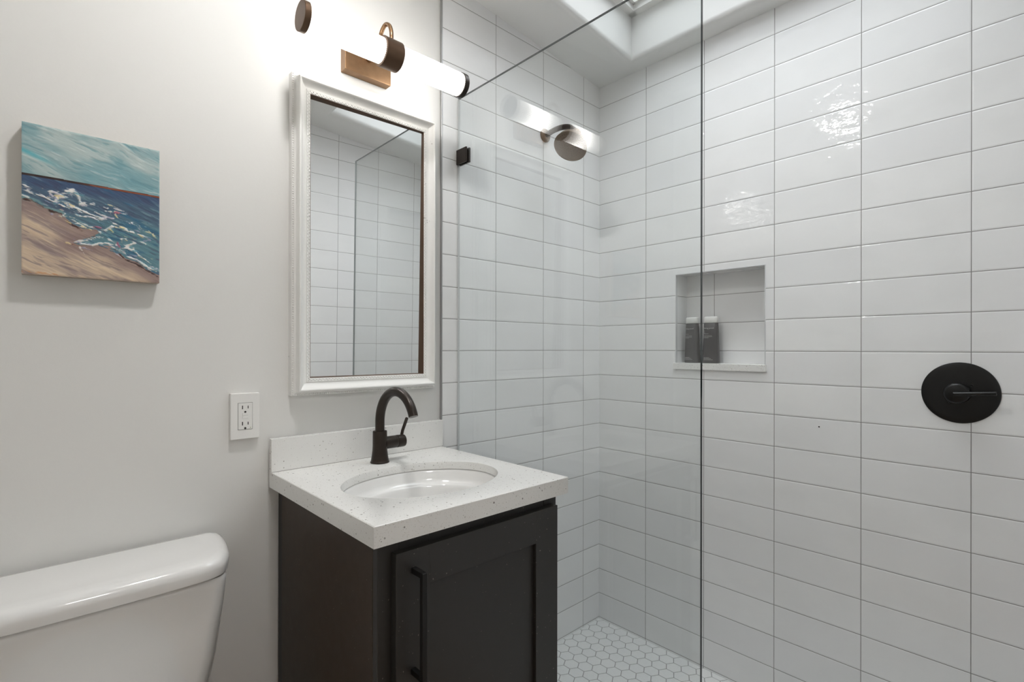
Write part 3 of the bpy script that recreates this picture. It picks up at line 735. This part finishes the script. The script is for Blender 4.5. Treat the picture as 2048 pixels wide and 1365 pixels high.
ragged = (fbm(U * 26, wv * 34, 81) - 0.5) * 0.030; n8 = fbm(U * 22 + wv * 10, wv * 60 - U * 10, 91)
def stroke(pts, w, col, op=1.0, h=1.0):
    global img, hgt
    d_ = dist(pts) + ragged; t = sst(d_, w * 1.25, w * 0.35) * op * sst(n5 + (n8 - .5) * 0.9, 0.27, 0.49); img = mixc(img, rgb(*col), t); hgt = np.maximum(hgt, t * h * (0.8 + 0.5 * n5))
# teal shallows then shoreline
stroke(sh_pts[:5], 0.026, (104, 138, 140), 0.9)
stroke([(x, y + 0.010) for x, y in sh_pts[:8]], 0.010, (66, 42, 38)); stroke([(x, y + 0.009) for x, y in sh_pts[15:]], 0.011, (60, 44, 42)); stroke([(x - .004, y + 0.008) for x, y in sh_pts[9:14]], 0.007, (120, 70, 46), 0.9)
WH_ = (212, 210, 206); P_ = (150, 84, 108)
foam = [
 ([(0.24, 0.467), (0.271, 0.433), (0.341, 0.397), (0.382, 0.446), (0.393, 0.485), (0.487, 0.477)], 0.017), ([(0.153, 0.441), (0.251, 0.421), (0.331, 0.413)], 0.012),
 ([(0.143, 0.472), (0.211, 0.502), (0.24, 0.467), (0.331, 0.444)], 0.015), ([(0.006, 0.416), (0.067, 0.431), (0.143, 0.472), (0.211, 0.507)], 0.013),
 ([(0.006, 0.445), (0.086, 0.466), (0.162, 0.479)], 0.011), ([(0.24, 0.492), (0.311, 0.492)], 0.011), ([(0.251, 0.516), (0.331, 0.519), (0.393, 0.536), (0.476, 0.555), (0.541, 0.573)], 0.015),
 ([(0.271, 0.553), (0.311, 0.557), (0.382, 0.568), (0.455, 0.568), (0.519, 0.576)], 0.012), ([(0.26, 0.53), (0.29, 0.565), (0.27, 0.585)], 0.011), ([(0.26, 0.589), (0.311, 0.603), (0.351, 0.618), (0.403, 0.642), (0.477, 0.640)], 0.014),
 ([(0.53, 0.668), (0.573, 0.647), (0.628, 0.609), (0.672, 0.593), (0.74, 0.638)], 0.015), ([(0.617, 0.579), (0.65, 0.606), (0.573, 0.657)], 0.013), ([(0.562, 0.486), (0.595, 0.498), (0.617, 0.531)], 0.012),
 ([(0.573, 0.511), (0.617, 0.516)], 0.010), ([(0.695, 0.696), (0.775, 0.698), (0.798, 0.717), (0.74, 0.745)], 0.014), ([(0.351, 0.759), (0.435, 0.735), (0.519, 0.705)], 0.014), ([(0.393, 0.765), (0.477, 0.767), (0.562, 0.742), (0.628, 0.751)], 0.011),
 ([(0.628, 0.762), (0.695, 0.781), (0.74, 0.82), (0.821, 0.839), (0.904, 0.892), (0.989, 0.918)], 0.013), ([(0.763, 0.635), (0.856, 0.657), (0.916, 0.672)], 0.009), ([(0.661, 0.774), (0.74, 0.761), (0.786, 0.772)], 0.012),
 ([(0.80, 0.78), (0.86, 0.82), (0.93, 0.86)], 0.008), ([(0.76, 0.56), (0.80, 0.585)], 0.007)]
for p_, w_ in foam: stroke(p_, w_ * 0.95, WH_, 0.95, 1.5)
rs_ = np.random.RandomState(3)
for i in range(150):
    k = rs_.randint(len(foam)); p_ = foam[k][0]; a_ = p_[rs_.randint(len(p_))]
    ox, oy = rs_.normal(0, 0.035), rs_.normal(0, 0.020); ln = rs_.uniform(0.03, 0.09); th = rs_.normal(0.35, 0.3)
    c_ = [(222, 218, 214), (196, 188, 196), (90, 136, 150), (214, 196, 150), (150, 150, 176), (70, 104, 124)][rs_.randint(6)]
    q0 = (a_[0] + ox, a_[1] + oy); q1 = (q0[0] + ln * math.cos(th), q0[1] + ln * math.sin(th) / 1.33)
    if q0[1] < 0.39: continue
    stroke([q0, q1], 0.0055, c_, 0.8, 1.2)
for p_ in ([(0.661, 0.721), (0.684, 0.761), (0.718, 0.779)], [(0.628, 0.519), (0.683, 0.506)], [(0.487, 0.637), (0.541, 0.635)], [(0.25, 0.52), (0.27, 0.545)]): stroke(p_, 0.009, P_, 0.85, 1.2)
stroke([(0.60, 0.640), (0.63, 0.655)], 0.014, (222, 208, 150), 0.8, 1.2)
stroke([(0.70, 0.715), (0.74, 0.705)], 0.010, (220, 190, 140), 0.8, 1.2)
stroke([(0.0, 0.985), (0.25, 0.992)], 0.008, (190, 120, 70), 0.5)
img = np.clip(img * 1.10, 0, 250)
lin = np.where(img / 255 <= 0.04045, img / 255 / 12.92, ((img / 255 + 0.055) / 1.055) ** 2.4)
cv = thing('canvas_painting', 'small canvas painting of surf on a sandy beach on the white wall', 'painting', (PX + PW / 2, 0, PZ - PH_ / 2))
CF = -0.0200
xx = PX + U * PW; zz = PZ - V * PH_; yy = CF - 0.0001 - 0.0009 * np.clip(hgt, 0, 1.6) * sst(np.minimum(np.minimum(U, 1 - U), np.minimum(V, 1 - V)), 0, 0.01)
co = np.stack([xx, yy, zz], -1).reshape(-1, 3)
idx = np.arange(NU * NV).reshape(NV, NU); qd = np.stack([idx[:-1, :-1], idx[1:, :-1], idx[1:, 1:], idx[:-1, 1:]], -1).reshape(-1, 4)
me = bpy.data.meshes.new('paint_surface'); me.from_pydata(co.tolist(), [], qd.tolist()); me.update()
ca = me.color_attributes.new('pigment', 'FLOAT_COLOR', 'POINT'); ca.data.foreach_set('color', np.concatenate([lin.reshape(-1, 3), np.ones((NU * NV, 1))], 1).astype(np.float32).ravel())
M_pic = mat('oil_paint', (0.5, 0.5, 0.5, 1), 0.42); nt = NT(M_pic); at = nt.new('ShaderNodeAttribute', attribute_name='pigment'); nt.link(at.outputs['Color'], nt.n['Principled BSDF'].inputs['Base Color'])
plab(link('paint_surface', me, M_pic, cv, smooth=True), 'thick oil paint of teal sky, blue sea, white foam and tan sand')
bm = bmesh.new(); box(bm, (PX, CF, PZ - PH_), (PX + PW, PAINT - 0.0005, PZ), 0.0006, 1)
M_canv = mat('canvas_edge', srgb(176, 164, 150), 0.8); build('canvas', bm, M_canv, cv)

# ------------------------------------------------------------------ toilet
tl_ = thing('toilet', 'white two-piece toilet with a lidded tank left of the vanity', 'toilet', (0.095, -0.3, 0))
TCX = 0.0900
def rrect(hw, y0, y1, r, n=10, bow=0.0):
    """outline in plan, front (y0) may bow outward"""
    cy = (y0 + y1) / 2; hy = (y1 - y0) / 2; pts = []
    for (sx, sy, a0) in ((1, -1, -PI / 2), (1, 1, 0), (-1, 1, PI / 2), (-1, -1, PI)):
        for i in range(n + 1):
            a = a0 + i / n * PI / 2; rr_ = r if sy < 0 else min(r, 0.028)
            x = sx * (hw - rr_) + rr_ * math.cos(a); y = cy + sy * (hy - rr_) + rr_ * math.sin(a)
            pts.append((x, y))
    out_ = []
    for k, (x, y) in enumerate(pts):
        nx = pts[(k + 1) % len(pts)]; out_.append((x, y))
        if abs(nx[0] - x) > 0.1:
            for j in range(1, 16): out_.append((x + (nx[0] - x) * j / 16, y + (nx[1] - y) * j / 16))
    return [(TCX + x, y - bow * (1 - (x / hw) ** 2) * (1 if y < cy else 0)) for x, y in out_]
def loft(bm, secs, caps=True):
    rings = [[bm.verts.new((x, y, z)) for x, y in o_] for o_, z in secs]
    for a, b in zip(rings, rings[1:]):
        m_ = len(a)
        for k in range(m_): bm.faces.new((a[k], a[(k + 1) % m_], b[(k + 1) % m_], b[k]))
    if caps: bm.faces.new(rings[0][::-1]); bm.faces.new(rings[-1])
bm = bmesh.new(); TB = -0.012
secs = []
for z, hw, yf, r in ((0.40, 0.172, -0.165, 0.05), (0.43, 0.180, -0.172, 0.042), (0.55, 0.2000, -0.184, 0.034), (0.66, 0.2115, -0.193, 0.030), (0.708, 0.2150, -0.1960, 0.028), (0.7195, 0.2155, -0.1965, 0.028), (0.7225, 0.2135, -0.1945, 0.026)):
    secs.append((rrect(hw, yf, TB, r, bow=0.008), z))
loft(bm, secs); build('tank', bm, M_porc, tl_, smooth=True, angle=50)
half = [(0.0, -0.2180), (0.10, -0.2165), (0.16, -0.2130), (0.1880, -0.2060), (0.2080, -0.1900), (0.2220, -0.1600), (0.2310, -0.1200), (0.2365, -0.0800), (0.2385, -0.0450), (0.2365, -0.0240), (0.2280, -0.0120), (0.20, -0.0105), (0.10, -0.0100)]
half_s = [(p.x, p.y) for p in spline([(x, y, 0) for x, y in half] + [(0.0, -0.0100, 0)], 6)]
def lid_outline(g):
    cy = -0.11; o_ = [(x * (0.235 + g) / 0.235, y - g if y < -0.19 else (y - g * (cy - y) / 0.08 if y < cy else y - max(0, -g) * 0.4 * (y - cy) / 0.10)) for x, y in half_s]
    return [(TCX + x, y) for x, y in o_] + [(TCX - x, y) for x, y in reversed(o_[1:-1])]
bm = bmesh.new(); secs = []
for z, g_ in ((0.7262, -0.004), (0.7285, 0.0), (0.744, 0.002), (0.7530, 0.0010), (0.7595, -0.003), (0.7640, -0.0100), (0.7662, -0.020), (0.7670, -0.040)):
    secs.append((lid_outline(g_), z))
loft(bm, secs); build('tank_lid', bm, M_porc, tl_, smooth=True, angle=50)
def ovl(hw, y0, y1, n=64):
    return [(TCX + hw * math.cos(2 * PI * k / n), (y0 + y1) / 2 + (y1 - y0) / 2 * math.sin(2 * PI * k / n)) for k in range(n)]
bm = bmesh.new()
loft(bm, [(ovl(0.12, -0.60, -0.06), 0.0), (ovl(0.11, -0.58, -0.07), 0.05), (ovl(0.10, -0.55, -0.07), 0.18), (ovl(0.145, -0.64, -0.03), 0.30), (ovl(0.18, -0.69, -0.02), 0.37), (ovl(0.185, -0.70, -0.02), 0.395)])
build('bowl', bm, M_porc, tl_, smooth=True, angle=50)
bm = bmesh.new(); loft(bm, [(ovl(0.185, -0.70, -0.225), 0.397), (ovl(0.19, -0.705, -0.22), 0.41), (ovl(0.185, -0.70, -0.225), 0.422), (ovl(0.16, -0.68, -0.24), 0.427)])
build('seat_lid', bm, M_white, tl_, smooth=True, angle=50)

# ------------------------------------------------------------------ shower head
hdp = thing('shower_fixture', 'bronze rain shower head on a bent arm inside the shower', 'shower head', (1.494, 0, 2.062))
bm = bmesh.new(); lathe(bm, [(0.0, 0.0003), (0.026, 0.0003), (0.0265, 0.004), (0.023, 0.009), (0.012, 0.012), (0.0, 0.012)], (1.494, 0, 2.062), (0, -1, 0), 40, caps=False)
build('flange', bm, M_headbrz, hdp, angle=40)
Fc = Vector((1.432, -0.187, 1.948)); Nk = Vector((1.478, -0.176, 2.012)); axh = (Fc - Nk).normalized()
bm = bmesh.new(); tube(bm, spline([(1.494, -0.008, 2.062), (1.494, -0.045, 2.068), (1.494, -0.085, 2.068), (1.494, -0.125, 2.058), (1.489, -0.155, 2.036), (1.482, -0.174, 2.014)], 8), 0.0105, 20)
build('arm', bm, M_bronze, hdp, smooth=True)
bm = bmesh.new(); Ld = (Fc - Nk).length
lathe(bm, [(0.0, -0.016), (0.012, -0.014), (0.0185, -0.006), (0.0200, 0.004), (0.0190, 0.014), (0.021, 0.022), (0.032, 0.031), (0.046, 0.043), (0.056, 0.057), (0.0610, Ld - 0.004), (0.0622, Ld - 0.001), (0.0612, Ld), (0.0590, Ld + 0.0005), (0.0582, Ld - 0.0005), (0.0, Ld - 0.0002)], Nk, axh, 64, caps=False)
hh = build('head', bm, M_headbrz, hdp, angle=40)
vv = []; bm = bmesh.new(); fx_, fy_, _ = frame_from(axh)
for i in range(1, 6):
    for k in range(i * 7):
        a = 2 * PI * k / (i * 7); c = Fc + (fx_ * math.cos(a) + fy_ * math.sin(a)) * i * 0.0102
        lathe(bm, [(0.0013, -0.0003), (0.0008, 0.0008)], c, axh, 6)
q = build('nozzles', bm, M_bronze, None); q.parent = hh; q.location = (0, 0, 0); plab(q, 'rings of tiny dark spray nozzles')

# ------------------------------------------------------------------ shower valve
VY, VZc = -1.2235, 1.0895
sv = thing('shower_valve', 'round matte black shower valve trim with lever on the right tiled wall', 'shower valve', (D, VY, VZc))
bm = bmesh.new(); lathe(bm, [(0.0, 0.0), (0.0825, 0.0), (0.0832, 0.0015), (0.0825, 0.0035), (0.0775, 0.0052), (0.068, 0.0062), (0.0, 0.0075)], (D, VY, VZc), (-1, 0, 0), 96, caps=False)
build('escutcheon', bm, M_black, sv, smooth=True, angle=50)
bm = bmesh.new(); lathe(bm, [(0.0, 0.006), (0.0275, 0.006), (0.0280, 0.010), (0.0278, 0.034), (0.0262, 0.0395), (0.022, 0.0425), (0.0, 0.0435)], (D, VY + 0.003, VZc), (-1, 0, 0), 64, caps=False)
hub = build('hub', bm, M_black, sv, angle=40)
bm = bmesh.new(); lathe(bm, [(0.0, 0.0), (0.0052, 0.0), (0.0056, 0.004), (0.0056, 0.082), (0.0050, 0.0850), (0.0, 0.0852)], (D - 0.046, VY + 0.0085, VZc - 0.0015), (0, -1, 0.075), 28, caps=False)
q = build('lever', bm, M_black, sv, angle=40)
for yy_, zz_ in ((0.0235, -0.0265), (-0.0240, 0.0205)):
    bm = bmesh.new(); lathe(bm, [(0.0, 0.0), (0.0042, 0.0), (0.0042, 0.0018), (0.0032, 0.0022), (0.0016, 0.0010), (0.0, 0.0010)], (D - 0.0064, VY + yy_, VZc + zz_), (-1, 0, 0), 20, caps=False)
    build('screw', bm, M_black, sv, angle=40)
# small plugged screw hole in a tile
bm = bmesh.new(); lathe(bm, [(0.0, 0.0), (0.0024, 0.0), (0.0020, 0.0012), (0.0, 0.0014)], (D, -0.8800, 0.9576), (-1, 0, 0), 16, caps=False)
tag(build('screw_plug', bm, M_slot, None), 'tiny dark screw plug in a wall tile below the niche', 'screw plug')

# ------------------------------------------------------------------ bottles in the niche
M_bot = mat('charcoal_plastic', srgb(84, 82, 81), 0.38); M_cap = mat('white_bottle_cap', srgb(226, 226, 222), 0.3); M_ink = mat('pale_grey_print', srgb(190, 188, 186), 0.5)
def superell(hw, hd, z, n=40, e=0.55):
    o = []
    for k in range(n):
        a = 2 * PI * k / n; c, s = math.cos(a), math.sin(a)
        o.append((math.copysign(abs(c) ** e, c) * hd, math.copysign(abs(s) ** e, s) * hw, z))
    return o
def bottle_mesh():
    bm = bmesh.new(); prev = None
    for hw, hd, z in ((0.0285, 0.0150, 0.0), (0.0305, 0.0165, 0.0012), (0.0308, 0.0168, 0.004), (0.0285, 0.0160, 0.06), (0.0265, 0.0148, 0.12), (0.0250, 0.0138, 0.1535), (0.0238, 0.0130, 0.1542)):
        r_ = [bm.verts.new(p) for p in superell(hw, hd, z)]
        if prev:
            for k in range(40): bm.faces.new((prev[k], prev[(k + 1) % 40], r_[(k + 1) % 40], r_[k]))
        else: bm.faces.new(r_[::-1])
        prev = r_
    bm.faces.new(prev); return bm
def cap_mesh():
    bm = bmesh.new(); prev = None
    for hw, hd, z in ((0.0245, 0.0138, 0.1546), (0.0252, 0.0142, 0.1552), (0.0250, 0.0140, 0.1735), (0.0240, 0.0132, 0.1765), (0.0200, 0.0105, 0.1780)):
        r_ = [bm.verts.new(p) for p in superell(hw, hd, z)]
        if prev:
            for k in range(40): bm.faces.new((prev[k], prev[(k + 1) % 40], r_[(k + 1) % 40], r_[k]))
        else: bm.faces.new(r_[::-1])
        prev = r_
    bm.faces.new(prev); return bm
def put(name, bm, M, par, **kw):
    o = build(name, bm, M, None, **kw); o.parent = par; return o
def make_bottle(label, loc, rz):
    t = thing('shampoo_bottle', label, 'bottle', loc, 'bottles in the shower niche'); t.rotation_euler = (0, 0, rz)
    put('body', bottle_mesh(), M_bot, t, angle=50); plab(put('cap', cap_mesh(), M_cap, t, angle=50), 'white flip cap')
    # front faces -x ; text reads towards -y
    def hd_at(z): return 0.0168 - (0.0168 - 0.0138) * z / 0.1535
    c = bpy.data.curves.new('lettering', 'FONT'); c.body = 'living proof.'; c.size = 0.0082; c.extrude = 0.00015; c.align_x = 'LEFT'
    o = bpy.data.objects.new('lettering', c); C.objects.link(o); c.materials.append(M_ink)
    me_ = bpy.data.meshes.new_from_object(o.evaluated_get(bpy.context.evaluated_depsgraph_get())); bpy.data.objects.remove(o)
    me_.name = 'lettering'; o = bpy.data.objects.new('lettering', me_); C.objects.link(o); o.parent = t
    o.location = (-hd_at(0.132) - 0.0006, 0.0225, 0.131); o.rotation_euler = (PI / 2, 0, -PI / 2)
    rnd = random.Random(7)
    for rows in (((0.1235, 0.0030), (0.1195, 0.0030), (0.1155, 0.0025), (0.1115, 0.0165), (0.1045, 0.029), (0.1005, 0.030), (0.0965, 0.017)), ((0.0205, 0.018), (0.0170, 0.024), (0.0125, 0.033))):
        bm = bmesh.new()
        for z, w in rows:
            y = 0.0225
            while y > 0.0225 - w:
                l = rnd.uniform(0.0018, 0.0045); box(bm, (-hd_at(z) - 0.0007, y - l, z), (-hd_at(z) + 0.0006, y, z + 0.0011)); y -= l + 0.0008
        plab(put('small_print', bm, M_ink, t), 'lines of tiny pale print')
    return t
make_bottle('charcoal bottle with white cap near the left side of the niche, behind the glass edge', (1.893, -0.4225, 1.1536), math.radians(-8))
make_bottle('charcoal bottle with white cap nearer the middle of the niche', (1.893, -0.4990, 1.1536), math.radians(6))
bpy.context.view_layer.update()
